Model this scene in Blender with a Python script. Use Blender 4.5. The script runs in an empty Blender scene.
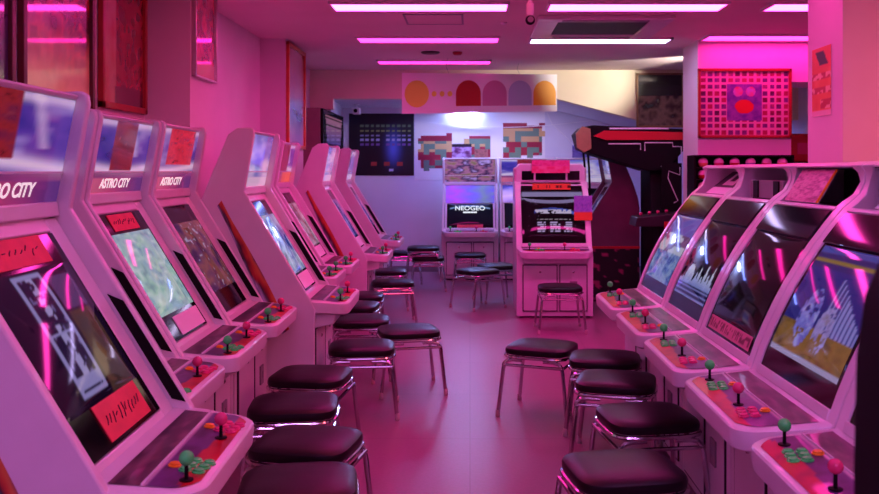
import bpy, bmesh, math, random
from mathutils import Vector, Matrix
R = math.radians
C = bpy.context.scene.collection
random.seed(7)

# ------------------------------------------------------------------ colour / noise helpers
def lin(r, g, b):
    f = lambda c: c/12.92 if c <= .04045 else ((c+.055)/1.055)**2.4
    return (f(r/255), f(g/255), f(b/255))
def hsh(i, j, s=0):
    n = (int(i)*374761393 + int(j)*668265263 + int(s)*2147483647) & 0xffffffff
    n = ((n ^ (n >> 13))*1274126177) & 0xffffffff
    return ((n ^ (n >> 16)) & 0xffff)/65535.
def vn(x, y, s=0):
    i, j = math.floor(x), math.floor(y); fx, fy = x-i, y-j
    fx, fy = fx*fx*(3-2*fx), fy*fy*(3-2*fy)
    a = hsh(i, j, s)*(1-fx)+hsh(i+1, j, s)*fx
    b = hsh(i, j+1, s)*(1-fx)+hsh(i+1, j+1, s)*fx
    return a*(1-fy)+b*fy
def fbm(x, y, s=0):
    return .55*vn(x, y, s)+.3*vn(x*2.1, y*2.1, s+1)+.15*vn(x*4.3, y*4.3, s+2)
def mixc(a, b, t):
    t = max(0., min(1., t)); return tuple(p*(1-t)+q*t for p, q in zip(a, b))
def pal(stops, t):
    t = max(0., min(.9999, t))*(len(stops)-1); i = int(t)
    return mixc(stops[i], stops[i+1], t-i)

# ------------------------------------------------------------------ materials
def mat(name, col, rough=.5, metal=0., emit=None, es=0., coat=0., noise=0., nscale=20, bump=0., spec=.5):
    m = bpy.data.materials.new(name); m.use_nodes = True
    nt = m.node_tree; b = nt.nodes['Principled BSDF']
    b.inputs['Base Color'].default_value = (*col, 1); b.inputs['Roughness'].default_value = rough
    b.inputs['Metallic'].default_value = metal; b.inputs['Coat Weight'].default_value = coat
    b.inputs['Coat Roughness'].default_value = .05
    b.inputs['Specular IOR Level'].default_value = spec
    if emit: b.inputs['Emission Color'].default_value = (*emit, 1); b.inputs['Emission Strength'].default_value = es
    if noise or bump:
        tc = nt.nodes.new('ShaderNodeTexCoord'); n = nt.nodes.new('ShaderNodeTexNoise')
        n.inputs['Scale'].default_value = nscale; n.inputs['Detail'].default_value = 5
        nt.links.new(tc.outputs['Object'], n.inputs['Vector'])
        if noise:
            r = nt.nodes.new('ShaderNodeValToRGB')
            r.color_ramp.elements[0].position = .3; r.color_ramp.elements[1].position = .7
            r.color_ramp.elements[0].color = (*[c*(1-noise) for c in col], 1)
            r.color_ramp.elements[1].color = (*[min(1, c*(1+noise)) for c in col], 1)
            nt.links.new(n.outputs['Fac'], r.inputs['Fac']); nt.links.new(r.outputs['Color'], b.inputs['Base Color'])
        if bump:
            bp = nt.nodes.new('ShaderNodeBump'); bp.inputs['Strength'].default_value = bump; bp.inputs['Distance'].default_value = .01
            nt.links.new(n.outputs['Fac'], bp.inputs['Height']); nt.links.new(bp.outputs['Normal'], b.inputs['Normal'])
    return m
def art_mat(name, rough=.4, es=0., base=1., coat=0.):
    m = bpy.data.materials.new(name); m.use_nodes = True
    nt = m.node_tree; b = nt.nodes['Principled BSDF']
    a = nt.nodes.new('ShaderNodeAttribute'); a.attribute_name = 'art'
    if base: nt.links.new(a.outputs['Color'], b.inputs['Base Color'])
    else: b.inputs['Base Color'].default_value = (.004, .004, .005, 1)
    b.inputs['Specular IOR Level'].default_value = .5 if base else .34
    b.inputs['Roughness'].default_value = rough; b.inputs['Coat Weight'].default_value = coat; b.inputs['Coat Roughness'].default_value = .04
    if es: nt.links.new(a.outputs['Color'], b.inputs['Emission Color']); b.inputs['Emission Strength'].default_value = es
    return m
def emis(name, col, s):
    m = bpy.data.materials.new(name); m.use_nodes = True
    nt = m.node_tree; nt.nodes.clear()
    e = nt.nodes.new('ShaderNodeEmission'); o = nt.nodes.new('ShaderNodeOutputMaterial')
    e.inputs['Color'].default_value = (*col, 1); e.inputs['Strength'].default_value = s
    nt.links.new(e.outputs[0], o.inputs[0]); return m
def floor_mat():
    m = bpy.data.materials.new('vinyl_floor'); m.use_nodes = True
    nt = m.node_tree; b = nt.nodes['Principled BSDF']; L = nt.links
    tc = nt.nodes.new('ShaderNodeTexCoord')
    br = nt.nodes.new('ShaderNodeTexBrick'); br.offset = 0
    for k, v in (('Scale', 1.), ('Mortar Size', .0025), ('Brick Width', .91), ('Row Height', .91)): br.inputs[k].default_value = v
    br.inputs['Color1'].default_value = (.31, .15, .235, 1); br.inputs['Color2'].default_value = (.295, .14, .22, 1); br.inputs['Mortar'].default_value = (.21, .10, .16, 1)
    L.new(tc.outputs['Object'], br.inputs['Vector'])
    n = nt.nodes.new('ShaderNodeTexNoise'); n.inputs['Scale'].default_value = 1.3; n.inputs['Detail'].default_value = 2
    L.new(tc.outputs['Object'], n.inputs['Vector'])
    n2 = nt.nodes.new('ShaderNodeTexNoise'); n2.inputs['Scale'].default_value = 60; n2.inputs['Detail'].default_value = 4
    L.new(tc.outputs['Object'], n2.inputs['Vector'])
    ad = nt.nodes.new('ShaderNodeMath'); ad.operation = 'ADD'; ad.inputs[0].default_value = .5; L.new(n2.outputs['Fac'], ad.inputs[1])
    r = nt.nodes.new('ShaderNodeMapRange'); r.inputs['From Min'].default_value = .6; r.inputs['From Max'].default_value = 1.4
    r.inputs['To Min'].default_value = .88; r.inputs['To Max'].default_value = 1.1; L.new(ad.outputs[0], r.inputs['Value'])
    mx = nt.nodes.new('ShaderNodeVectorMath'); mx.operation = 'SCALE'
    L.new(br.outputs['Color'], mx.inputs[0]); L.new(r.outputs['Result'], mx.inputs['Scale']); L.new(mx.outputs[0], b.inputs['Base Color'])
    b.inputs['Roughness'].default_value = .33
    bp = nt.nodes.new('ShaderNodeBump'); bp.inputs['Strength'].default_value = .12; bp.inputs['Distance'].default_value = .004
    L.new(n2.outputs['Fac'], bp.inputs['Height']); L.new(bp.outputs['Normal'], b.inputs['Normal'])
    return m

M = dict(
    floor=floor_mat(),
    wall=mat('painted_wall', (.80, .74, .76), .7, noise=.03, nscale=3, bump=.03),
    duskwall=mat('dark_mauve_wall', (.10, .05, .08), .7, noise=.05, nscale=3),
    ceil=mat('painted_ceiling', (.84, .68, .66), .8, noise=.03, nscale=2),
    cream=mat('cream_paint', (.82, .76, .56), .7, noise=.03, nscale=3),
    bluewall=mat('pale_back_wall', (.72, .72, .80), .7, noise=.03, nscale=3),
    maroon=mat('maroon_panel', (.30, .12, .16), .5, noise=.1, nscale=6),
    plastic=mat('white_plastic', (.74, .70, .72), .32, noise=.03, nscale=9, coat=.15),
    plastic2=mat('lilac_white_plastic', (.72, .68, .74), .30, noise=.03, nscale=9, coat=.2),
    dkplastic=mat('dark_plastic', (.02, .012, .018), .4),
    purple=mat('dark_purple_laminate', (.16, .06, .10), .35, noise=.15, nscale=5),
    black=mat('black_glass', (.004, .003, .005), .07, spec=.38),
    blackm=mat('black_matte', (.004, .0035, .0045), .6, spec=.15),
    seat=mat('black_vinyl', (.008, .005, .007), .36, bump=.05, nscale=160, spec=.25),
    chrome=mat('chrome_tube', (.55, .53, .55), .14, metal=1.),
    foot=mat('pale_rubber', (.55, .42, .42), .6),
    red=mat('red_plastic', (.55, .015, .02), .35), redcard=mat('red_card', (.75, .04, .06), .5, noise=.1, nscale=15),
    redframe=mat('red_wood_frame', (.38, .02, .015), .35, noise=.15, nscale=12),
    dkframe=mat('dark_red_frame', (.12, .01, .012), .35, noise=.15, nscale=12),
    orframe=mat('orange_wood_frame', (.62, .12, .04), .35, noise=.15, nscale=12),
    brframe=mat('brown_wood_frame', (.30, .16, .07), .4, noise=.2, nscale=12),
    alu=mat('aluminium_frame', (.7, .62, .64), .3, metal=.7),
    green=mat('green_plastic', (.06, .85, .16), .25), pink=mat('pink_red_plastic', (.70, .05, .20), .25),
    orange=mat('orange_plastic', (.9, .33, .02), .25), grey=mat('grey_plastic', (.25, .24, .26), .4),
    white=mat('white_paint', (.85, .84, .85), .5), tan=mat('tan_panel', (.36, .25, .10), .5, noise=.08),
    clear=mat('acrylic_edge', (.75, .75, .8), .15), ink=mat('dark_ink', (.03, .01, .02), .6),
    whiteline=mat('white_outline', (.85, .85, .85), .4),
    art=art_mat('printed_art', .45), overlay=art_mat('panel_overlay', .35, coat=.25), glossart=art_mat('print_behind_glass', .25, coat=.9),
    screen=art_mat('monitor_picture', .06, es=.52, base=0.), marquee=art_mat('backlit_sign', .12, es=.42, coat=.8),
    signtext=mat('sign_letters', (.85, .85, .85), .4, emit=(1, .95, .95), es=.6),
    neontext=emis('screen_letters', (.85, .9, 1), 1.0),
    vent=mat('grille', (.03, .028, .03), .5),
)

# ------------------------------------------------------------------ mesh builder
class MB:
    def __init__(s): s.v = []; s.f = []; s.mi = []; s.cur = 0
    def add(s, vs, fs):
        o = len(s.v); s.v += [tuple(v) for v in vs]
        for f in fs: s.f.append([i+o for i in f]); s.mi.append(s.cur)
    def box(s, x0, x1, y0, y1, z0, z1):
        s.add([(x0,y0,z0),(x1,y0,z0),(x1,y1,z0),(x0,y1,z0),(x0,y0,z1),(x1,y0,z1),(x1,y1,z1),(x0,y1,z1)],
              [(0,3,2,1),(4,5,6,7),(0,1,5,4),(1,2,6,5),(2,3,7,6),(3,0,4,7)]); return s
    def prism(s, poly, a, b, fn):
        n = len(poly); vs = [fn(p, a) for p in poly]+[fn(p, b) for p in poly]
        s.add(vs, [list(range(n))[::-1], list(range(n, 2*n))]+[(i, (i+1) % n, n+(i+1) % n, n+i) for i in range(n)]); return s
    def xz(s, poly, y0, y1): return s.prism(poly, y0, y1, lambda p, t: (p[0], t, p[1]))
    def xy(s, poly, z0, z1): return s.prism(poly, z0, z1, lambda p, t: (p[0], p[1], t))
    def yz(s, poly, x0, x1): return s.prism(poly, x0, x1, lambda p, t: (t, p[0], p[1]))
    def tube(s, pts, r, n=8, closed=False):
        P = [Vector(p) for p in pts]; N = len(P); rings = []
        up = Vector((0, 0, 1)); prev = None
        for i, p in enumerate(P):
            if closed: t = P[(i+1) % N]-P[i-1]
            else: t = P[min(i+1, N-1)]-P[max(i-1, 0)]
            t.normalize()
            if prev is None:
                a = t.cross(up)
                if a.length < .1: a = t.cross(Vector((1, 0, 0)))
            else:
                a = prev-t*prev.dot(t)
            a.normalize(); prev = a; b = t.cross(a)
            rings.append([p+a*(r*math.cos(2*math.pi*k/n))+b*(r*math.sin(2*math.pi*k/n)) for k in range(n)])
        vs = [v for q in rings for v in q]; fs = []
        for i in range(N if closed else N-1):
            j = (i+1) % N
            for k in range(n): fs.append((i*n+k, i*n+(k+1) % n, j*n+(k+1) % n, j*n+k))
        if not closed: fs += [list(range(n))[::-1], list(range((N-1)*n, N*n))]
        s.add(vs, fs); return s
    def lathe(s, prof, c=(0, 0, 0), n=14, axis='z', xs=1., ys=1.):
        vs = []; fs = []; m = len(prof)
        for r, z in prof:
            for k in range(n):
                a = 2*math.pi*k/n; x, y = r*math.cos(a)*xs, r*math.sin(a)*ys
                p = (x, y, z) if axis == 'z' else ((z, x, y) if axis == 'x' else (x, z, y))
                vs.append((c[0]+p[0], c[1]+p[1], c[2]+p[2]))
        for i in range(m-1):
            for k in range(n): fs.append((i*n+k, i*n+(k+1) % n, (i+1)*n+(k+1) % n, (i+1)*n+k))
        fs += [list(range(n))[::-1], list(range((m-1)*n, m*n))]
        s.add(vs, fs); return s
    def ball(s, c, r, n=14, xs=1, ys=1, zs=1):
        m = 8
        return s.lathe([(max(1e-4, r*math.sin(math.pi*i/m)), -r*zs*math.cos(math.pi*i/m)) for i in range(m+1)], c, n, xs=xs, ys=ys)
    def mesh(s, name, mats, smooth=True, ang=35):
        me = bpy.data.meshes.new(name); me.from_pydata(s.v, [], s.f)
        for m in (mats if isinstance(mats, (list, tuple)) else [mats]): me.materials.append(m)
        me.polygons.foreach_set('material_index', s.mi)
        bm = bmesh.new(); bm.from_mesh(me); bmesh.ops.recalc_face_normals(bm, faces=bm.faces); bm.to_mesh(me); bm.free()
        if smooth:
            me.polygons.foreach_set('use_smooth', [True]*len(me.polygons)); me.set_sharp_from_angle(angle=R(ang))
        me.update(); return me

def link(name, me, parent=None, loc=None, rot=None, bevel=0.):
    o = bpy.data.objects.new(name, me); C.objects.link(o)
    if parent: o.parent = parent
    if loc: o.location = loc
    if rot: o.rotation_euler = rot
    if bevel:
        b = o.modifiers.new('bevel', 'BEVEL'); b.width = bevel; b.segments = 2; b.limit_method = 'ANGLE'; b.angle_limit = R(40)
    return o
CACHE = {}
def part(name, key, fn, m, parent, loc=None, rot=None, bevel=0., label=None, ang=35):
    k = (key, m if isinstance(m, str) else tuple(m))
    if k not in CACHE:
        mb = MB(); fn(mb); CACHE[k] = mb.mesh(key, M[m] if isinstance(m, str) else [M[q] for q in m], ang=ang)
    o = link(name, CACHE[k], parent, loc, rot, bevel)
    if label: o['label'] = label
    return o
def one(name, fn, m, parent=None, loc=None, rot=None, bevel=0., label=None):
    mb = MB(); fn(mb); me = mb.mesh(name, M[m] if isinstance(m, str) else [M[q] for q in m])
    o = link(name, me, parent, loc, rot, bevel)
    if label: o['label'] = label
    return o
def thing(name, label, cat, loc=(0, 0, 0), rz=0., group=None):
    o = bpy.data.objects.new(name, None); C.objects.link(o); o.empty_display_size = .1
    o.location = loc; o.rotation_euler = (0, 0, rz); o['label'] = label; o['category'] = cat
    if group: o['group'] = group
    return o
def tag(o, label, cat, group=None):
    o['label'] = label; o['category'] = cat
    if group: o['group'] = group
    return o
def struct(name, fn, m, bevel=0.):
    o = one(name, fn, m, bevel=bevel); o['kind'] = 'structure'; return o
def art(name, nx, ny, pos, col, m, parent=None, flat=False, label=None):
    """grid of nx x ny cells; pos(s,t)->xyz, col(s,t)->linear rgb; s,t in 0..1 (t up)."""
    vs = [pos(i/nx, j/ny) for j in range(ny+1) for i in range(nx+1)]
    fs = [(j*(nx+1)+i, j*(nx+1)+i+1, (j+1)*(nx+1)+i+1, (j+1)*(nx+1)+i) for j in range(ny) for i in range(nx)]
    me = bpy.data.meshes.new(name); me.from_pydata(vs, [], fs); me.materials.append(M[m])
    if flat:
        at = me.color_attributes.new('art', 'FLOAT_COLOR', 'CORNER'); d = []
        for j in range(ny):
            for i in range(nx): d += list((*col((i+.5)/nx, (j+.5)/ny), 1))*4
    else:
        at = me.color_attributes.new('art', 'FLOAT_COLOR', 'POINT'); d = []
        for j in range(ny+1):
            for i in range(nx+1): d += (*col(i/nx, j/ny), 1)
    at.data.foreach_set('color', d)
    me.polygons.foreach_set('use_smooth', [True]*len(me.polygons)); me.update()
    o = link(name, me, parent)
    if label: o['label'] = label
    return o
def text_mesh(body, size, ext=.0008, shear=0.):
    cu = bpy.data.curves.new('lettering', 'FONT'); cu.body = body; cu.size = size; cu.extrude = ext
    cu.align_x = 'CENTER'; cu.align_y = 'CENTER'; cu.shear = shear; cu.offset = size*.012
    o = bpy.data.objects.new('tmp', cu); C.objects.link(o)
    dg = bpy.context.evaluated_depsgraph_get(); me = bpy.data.meshes.new_from_object(o.evaluated_get(dg))
    bpy.data.objects.remove(o); return me
def basis(ox, oy, oz, xd, yd):
    """matrix whose local X = xd (reading direction), local Y = yd (up on the sign)"""
    x = Vector(xd).normalized(); y = Vector(yd).normalized(); z = x.cross(y)
    return Matrix(((x.x, y.x, z.x, ox), (x.y, y.y, z.y, oy), (x.z, y.z, z.z, oz), (0, 0, 0, 1)))
def text(name, body, size, mtx, m, parent, shear=0.):
    me = text_mesh(body, size, shear=shear); me.materials.clear(); me.materials.append(M[m])
    o = link(name, me, parent); o.matrix_local = mtx; return o

# ------------------------------------------------------------------ camera
H = 1.40; F = 870.
cam = bpy.data.cameras.new('camera'); co = bpy.data.objects.new('camera', cam); C.objects.link(co)
co.location = (0, 0, H); co.rotation_euler = (R(90), 0, 0)
cam.sensor_width = 36; cam.sensor_fit = 'HORIZONTAL'; cam.lens = F/879*36
cam.shift_x = (439.5-470)/879; cam.shift_y = -(247-171)/879
cam.clip_start = .05
cam.dof.use_dof = True; cam.dof.focus_distance = 4.2; cam.dof.aperture_fstop = 5.6
bpy.context.scene.camera = co

# ------------------------------------------------------------------ room shell
ZC, ZB = 2.63, 2.28
struct('floor', lambda b: b.box(-2.2, 4.1, -2.2, 12.3, -.1, 0), 'floor')
struct('ceiling', lambda b: b.box(-2.1, 4.1, -2.2, 10.75, ZC, ZC+.1), 'ceil')
struct('ceiling_back', lambda b: b.xz([(-2.1, ZB), (1.06, ZB), (2.05, 2.02), (4.1, 2.02), (4.1, 2.12), (2.05, 2.12), (1.06, ZB+.1), (-2.1, ZB+.1)], 10.75, 12.3), 'bluewall')
struct('wall_left', lambda b: b.box(-2.1, -1.95, -2.2, 10.75, 0, ZC), 'wall')
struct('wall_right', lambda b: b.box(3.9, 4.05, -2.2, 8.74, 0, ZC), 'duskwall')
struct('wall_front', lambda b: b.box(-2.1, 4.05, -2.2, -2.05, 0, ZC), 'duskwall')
struct('wall_back', lambda b: b.box(-2.1, 4.1, 12.1, 12.25, 0, ZC), 'bluewall')
struct('wall_back_left', lambda b: (b.box(-2.1, -1.78, 11.6, 12.1, 0, ZB)), 'bluewall')
struct('wall_back_right', lambda b: (b.box(4.0, 4.1, 8.74, 12.1, 0, ZC)), 'bluewall')
struct('pillar_left_near', lambda b: b.box(-1.95, -1.68, 5.22, 5.70, 0, ZC), 'wall')
struct('pillar_left_far', lambda b: b.box(-1.95, -1.715, 8.08, 8.95, 0, ZC), 'wall')
struct('pillar_right', lambda b: b.box(1.95, 2.75, 4.55, 5.02, 0, ZC), 'wall')
struct('wall_partition', lambda b: b.xz([(2.14, 0), (3.015, 0), (3.015, 2.236), (3.80, 2.236), (3.80, 0), (3.9, 0), (3.9, ZC), (2.14, ZC)], 8.17, 8.74), 'wall')
struct('beam', lambda b: b.xz([(-1.95, ZC), (-1.95, 2.155), (-1.67, 2.155), (-1.67, 2.28), (1.06, 2.28), (2.05, 2.02), (4.0, 2.02), (4.0, ZC)], 10.6, 10.75), 'cream')
struct('wall_stub', lambda b: (b.box(-1.95, -1.70, 9.85, 11.6, 0, 2.117)), 'maroon')
struct('wall_stub_top', lambda b: (b.box(-1.95, -1.72, 10.75, 11.6, 2.117, ZB)), 'bluewall')
for nm, bx in (('baseboard_left', (-1.95, -1.935, -2.05, 5.22)), ('baseboard_back', (-1.78, 4.0, 12.085, 12.1))):
    struct(nm, lambda b: b.box(*bx, 0, .08), 'grey')

# ------------------------------------------------------------------ ceiling lights
LS = 1.0
def fixture(x, y, z, L, w, col, s, label, group):
    t = thing('ceiling_light', label, 'light', (x, y, z), 0, group)
    fw = .018
    part('frame', 'light_frame_%.2f_%.2f' % (L, w), lambda b: (b.box(-L/2, L/2, -w/2, -w/2+fw, -.022, 0), b.box(-L/2, L/2, w/2-fw, w/2, -.022, 0),
         b.box(-L/2, -L/2+fw, -w/2, w/2, -.022, 0), b.box(L/2-fw, L/2, -w/2, w/2, -.022, 0)), 'white', t)
    k = 'em_%s_%s' % (col, s)
    if k not in M: M[k] = emis('lamp_diffuser', col, s*LS)
    part('diffuser', 'diffuser_%.2f_%.2f' % (L, w), lambda b: b.box(-L/2+fw, L/2-fw, -w/2+fw, w/2-fw, -.016, -.002), k, t)
    return t
PK = (1., .018, .36); PK2 = (1., .04, .42); SAL = (1., .13, .17); LIL = (.72, .25, .95); BLW = (.74, .60, 1.); BLU = (.20, .26, 1.)
lamps = [
 (-.40, 9.73, 1.28, .26, PK, 7.5, 'pink ceiling light nearest the cream beam, above the hanging banner'),
 (-.385, 8.07, 1.32, .30, PK, 11., 'pink ceiling light in front of the round black vent'),
 (-.37, 6.45, 1.32, .30, PK2, 20., 'bright pink ceiling light at the top edge, left of the hanging camera'),
 (1.23, 6.45, 1.32, .30, PK2, 20., 'bright pink ceiling light at the top edge, right of the hanging camera'),
 (1.21, 8.13, 1.32, .28, (.62, .48, 1.), 9., 'pale violet ceiling light beside the air conditioner grille'),
 (2.79, 7.95, 1.30, .30, PK, 11., 'pink ceiling light in front of the framed thumbnail poster wall'),
 (2.85, 6.45, 1.30, .30, PK2, 18., 'pink ceiling light at the top right edge before the pillar'),
]
for x, y, L, w, c, s, lb in lamps: fixture(x, y, ZC, L, w, c, s, lb, 'fluorescent ceiling lights')
RDP = (1., .065, .20)
for x, y, c, s in ((-.37, 4.7, RDP, 15.), (1.23, 4.7, PK2, 8.), (-.37, 3.0, (.85, .15, .72), 8.), (1.23, 3.0, LIL, 7.), (2.85, 3.0, SAL, 50.), (-.37, 1.3, LIL, 5.), (1.23, 1.3, SAL, 8.), (2.85, 1.3, SAL, 44.), (-.37, -.4, LIL, 42.), (1.23, -.4, LIL, 38.)):
    fixture(x, y, ZC, 1.32, .24, c, s, 'ceiling light above the aisle, beyond the top edge of the view', 'overhead lights outside the view')
t = thing('wall_lamp', 'pale blue tube lamp high on the back wall just below the hanging banner', 'lamp', (-.07, 12.1, 2.20))
one('bracket', lambda b: b.box(-.20, .20, -.03, 0, .0, .05), 'white', t, bevel=.004)
M['tube_lamp'] = emis('tube_lamp', (.36, .46, 1.), 260.)
one('tube', lambda b: b.tube([(-.18, -.045, .02), (.18, -.045, .02)], .014, 10), 'tube_lamp', t)
for x, y, s in ((-.20, 11.2, 26.), (.95, 11.5, 14.)):
    fixture(x, y, ZB, 1.2, .22, BLU if x < 0 else BLW, s, 'back room ceiling light hidden behind the hanging banner', 'back room lights hidden by the beam')
t = thing('fill_spot', 'added warm spot lamp hidden behind the partition, brightening the cream beam', 'fill_spot', (2.75, 9.0, ZC))  # added lamp, out of sight, that brightens the beam
one('mount', lambda b: b.lathe([(.04, 0), (.04, -.012), (.012, -.014), (.012, -.10)], n=14), 'white', t)
aim = Vector((1.30, 10.6, 2.56))-Vector((2.75, 9.0, 2.50)); q = aim.to_track_quat('-Z', 'Y')
sh = one('shade', lambda b: b.lathe([(.045, -.06), (.045, .02), (.03, .05), (.008, .055)], n=18), 'white', t); sh.rotation_euler = q.to_euler(); sh.location = (0, 0, -.13)
sl = bpy.data.lights.new('fill_bulb', 'SPOT'); sl.energy = 200; sl.color = (1., .86, .76); sl.spot_size = R(46); sl.spot_blend = .8; sl.shadow_soft_size = .04
so = bpy.data.objects.new('bulb', sl); C.objects.link(so); so.parent = sh; so.location = (0, 0, -.07)
fixture(3.4, 11.2, 2.02, .9, .22, BLU, 20., 'blue ceiling light beyond the right doorway, hidden by the partition', 'back room lights hidden by the beam')

# ------------------------------------------------------------------ arcade cabinets : shared bits
OX = .45                      # local x = d + OX, d measured forward from the joystick line
def zt(d): return .655-.10*d  # control panel top height
def outline(front, hw, bw, n=6, r=.09, back=-.12):
    pts = [(back, -bw), (back+.09, -bw)]
    for s in (-1, 1):
        seq = []
        for i in range(n+1):
            a = math.pi/2*i/n
            seq.append((front-r+r*math.sin(a), s*(hw-r+r*math.cos(a))))
        pts += seq if s < 0 else seq[::-1]
    # reorder: left side goes back -> front, right side front -> back
    L = [(back, -bw), (back+.09, -bw)]+[(front-r+r*math.sin(math.pi/2*i/n), -(hw-r+r*math.cos(math.pi/2*i/n))) for i in range(n+1)]
    Rr = [(p[0], -p[1]) for p in L[::-1]]
    return L+Rr
def panel_mesh(front, hw, bw, back):
    def fn(b):
        o = outline(front, hw, bw, back=back); n = len(o)
        def ring(sc, dz, sh=0): return [(d*1.0-sh+OX, y*sc, zt(d)+dz) for d, y in o]
        rings = [ring(.90, -.075, .02), ring(.985, -.062, .004), ring(1., -.02), ring(.995, -.006, .001), ring(.97, 0, .006)]
        vs = [v for q in rings for v in q]; fs = []
        for i in range(4):
            for k in range(n): fs.append((i*n+k, i*n+(k+1) % n, (i+1)*n+(k+1) % n, (i+1)*n+k))
        fs += [list(range(n))[::-1], list(range(4*n, 5*n))]
        b.add(vs, fs)
    return fn
def stick_fn(b): b.lathe([(.017, 0), (.017, .003), (.005, .004), (.0045, .044)], n=12)
def balltop_fn(b): b.ball((0, 0, .054), .0180, 16)
def button_fn(b): b.lathe([(.0165, 0), (.0165, .004), (.013, .005), (.0125, .009), (.009, .0105)], n=14)
def controls(t, front, hw, bw, back, style, seed, p1='green', p2='pink', plate=True):
    part('control_panel', 'control_panel_%s' % style, panel_mesh(front, hw, bw, back), 'plastic' if style == 'slant' else 'plastic2', t)
    d0, d1 = back+.035, front-.022
    w0, w1 = hw*.93, hw*.90
    def pos(s, v):
        d = d0+(d1-d0)*v; w = w0+(w1-w0)*v
        if v > .72: w -= .055*((v-.72)/.28)**2
        return (d+OX, (s*2-1)*w, zt(d)+.0022)
    def col(s, v):
        n = fbm(s*9+seed, v*4, seed)
        if v > .80 - .07*math.sin(s*5): return pal([lin(110, 4, 16), lin(190, 10, 28), lin(205, 30, 36)], n)
        if v > .42: return pal([lin(12, 6, 26), lin(45, 25, 80), lin(90, 50, 120), lin(18, 10, 34)], n)
        if v > .385: return lin(190, 170, 185)
        return pal([lin(12, 10, 16), lin(35, 24, 44), lin(110, 80, 95), lin(20, 15, 24)], fbm(s*6+seed, v*9, seed+5))
    art('overlay', 44, 24, pos, col, 'overlay', t)
    if plate:
        part('card_rail', 'card_rail_'+style, lambda b: b.box(d0+(d1-d0)*.385+OX, d0+(d1-d0)*.40+OX, -hw*.92, hw*.92, zt(d0+(d1-d0)*.4)+.001, zt(d0+(d1-d0)*.4)+.008), 'clear', t)
    tilt = math.atan(.1)
    for pl, (yy, cm) in enumerate(((-.25, p1), (.08, p2))):
        j = part('joystick', 'joystick', stick_fn, 'blackm', t, (OX, yy, zt(0)+.002), (0, 0, 0))
        part('ball_top', 'ball_top', balltop_fn, cm, j, (0, 0, 0), label='%s ball top' % ('green' if cm == 'green' else 'pink red'))
        for r in range(2):
            for k in range(3):
                dd = .012-.034*r+.005*k; y = yy+.060+.032*k+.006*r
                part('button', 'button', button_fn, cm, t, (dd+OX, y, zt(dd)+.001), (0, tilt, 0))
    for y in (-.36, -.03):
        part('button', 'button', button_fn, 'orange', t, (-.055+OX, y+.2, zt(-.055)+.001), (0, tilt, 0), label='orange start button')
def base_doors(t, fx, key, m):
    """two service doors on the front of the lower body, front face at local x = fx"""
    for y0, y1, nm in ((-.30, .015, 'door'), (.05, .30, 'coin_door')):
        d = part(nm, nm+key, lambda b: b.box(fx-.004, fx+.010, y0, y1, .07, .50), m, t, bevel=.003)
        part('door_seal', nm+'_seal'+key, lambda b: b.box(fx-.004, fx+.0075, y0-.008, y1+.008, .062, .508), 'dkplastic', d)  # dark slab imitating the shade in the gap round the door
        part('lock', 'lock', lambda b: b.lathe([(.011, 0), (.011, .006), (.007, .008)], n=12, axis='x'), 'chrome', d, (fx+.010, (y0+y1)/2, .44))
        if nm == 'coin_door':
            part('coin_slot', 'coin_slot', lambda b: (b.box(0, .008, -.035, .035, -.05, .05), b.box(.006, .011, -.003, .003, -.02, .02)), 'grey', d, (fx+.010, (y0+y1)/2, .30))
    part('plinth', 'plinth'+key, lambda b: b.box(fx-.60, fx-.02, -.335, .335, 0, .03), 'blackm', t)

# ------------------------------------------------------------------ slanted cabinets with tall square marquee (left row, back wall)
P0 = Vector((-.155, .68)); P1 = Vector((-.522, 1.285)); TU = (P1-P0).normalized(); TN = Vector((TU.y, -TU.x)); TL = (P1-P0).length
def S(t, y, h=0.):
    p = P0+TU*t+TN*h; return (p.x+OX, y, p.y)
HW = .364
RC = -.048                    # the monitor face lies this far behind the side fins
def shell_slant(b, bh):
    X = lambda P: [(d+OX, z) for d, z in P]
    fin = X([(-.13, .015), (-.13, .56), (-.125, .62), (-.155, .68), (-.522, 1.285), (-.466, 1.605), (-.470, 1.634), (-.488, 1.644), (-.560, 1.642), (-.575, 1.632), (-.612, 1.605), (-.75, 1.27), (-.80, 1.12), (-.82, 1.0), (-.82, .015)])
    for s in (-1, 1):
        b.xz(fin, s*(HW-.030), s*HW)
        q = [S(.0, 0, RC-.03), S(.0, 0, RC), S(TL, 0, RC), S(TL, 0, RC-.03)]
        b.xz([(p[0], p[2]) for p in q], s*bh, s*(HW-.030))
    core = X([(-.14, .015), (-.14, .60)])+[(S(0, 0, RC-.02)[0], S(0, 0, RC-.02)[2]), (S(TL, 0, RC-.02)[0], S(TL, 0, RC-.02)[2])]+X([(-.585, 1.62), (-.615, 1.59), (-.73, 1.27), (-.79, 1.12), (-.81, 1.0), (-.81, .015)])
    b.xz(core, -(HW-.030), HW-.030)
    for a, c in ((-.02, .045), (TL*.935, TL+.02)):
        q = [S(a, 0, RC-.03), S(a, 0, RC), S(c, 0, RC), S(c, 0, RC-.03)]
        b.xz([(p[0], p[2]) for p in q], -bh, bh)
    b.xz(X([(-.500, 1.614), (-.490, 1.630), (-.52, 1.638), (-.57, 1.636), (-.60, 1.612)]), -(HW-.030), HW-.030)
    b.xz(X([(-.555, 1.308), (-.548, 1.262), (-.61, 1.262), (-.61, 1.308)]), -(HW-.030), HW-.030)
    b.xz(X([(-.17, .50), (-.03, .53), (-.02, .60), (-.17, .63)]), -.30, .30)                # neck under the control panel
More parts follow.
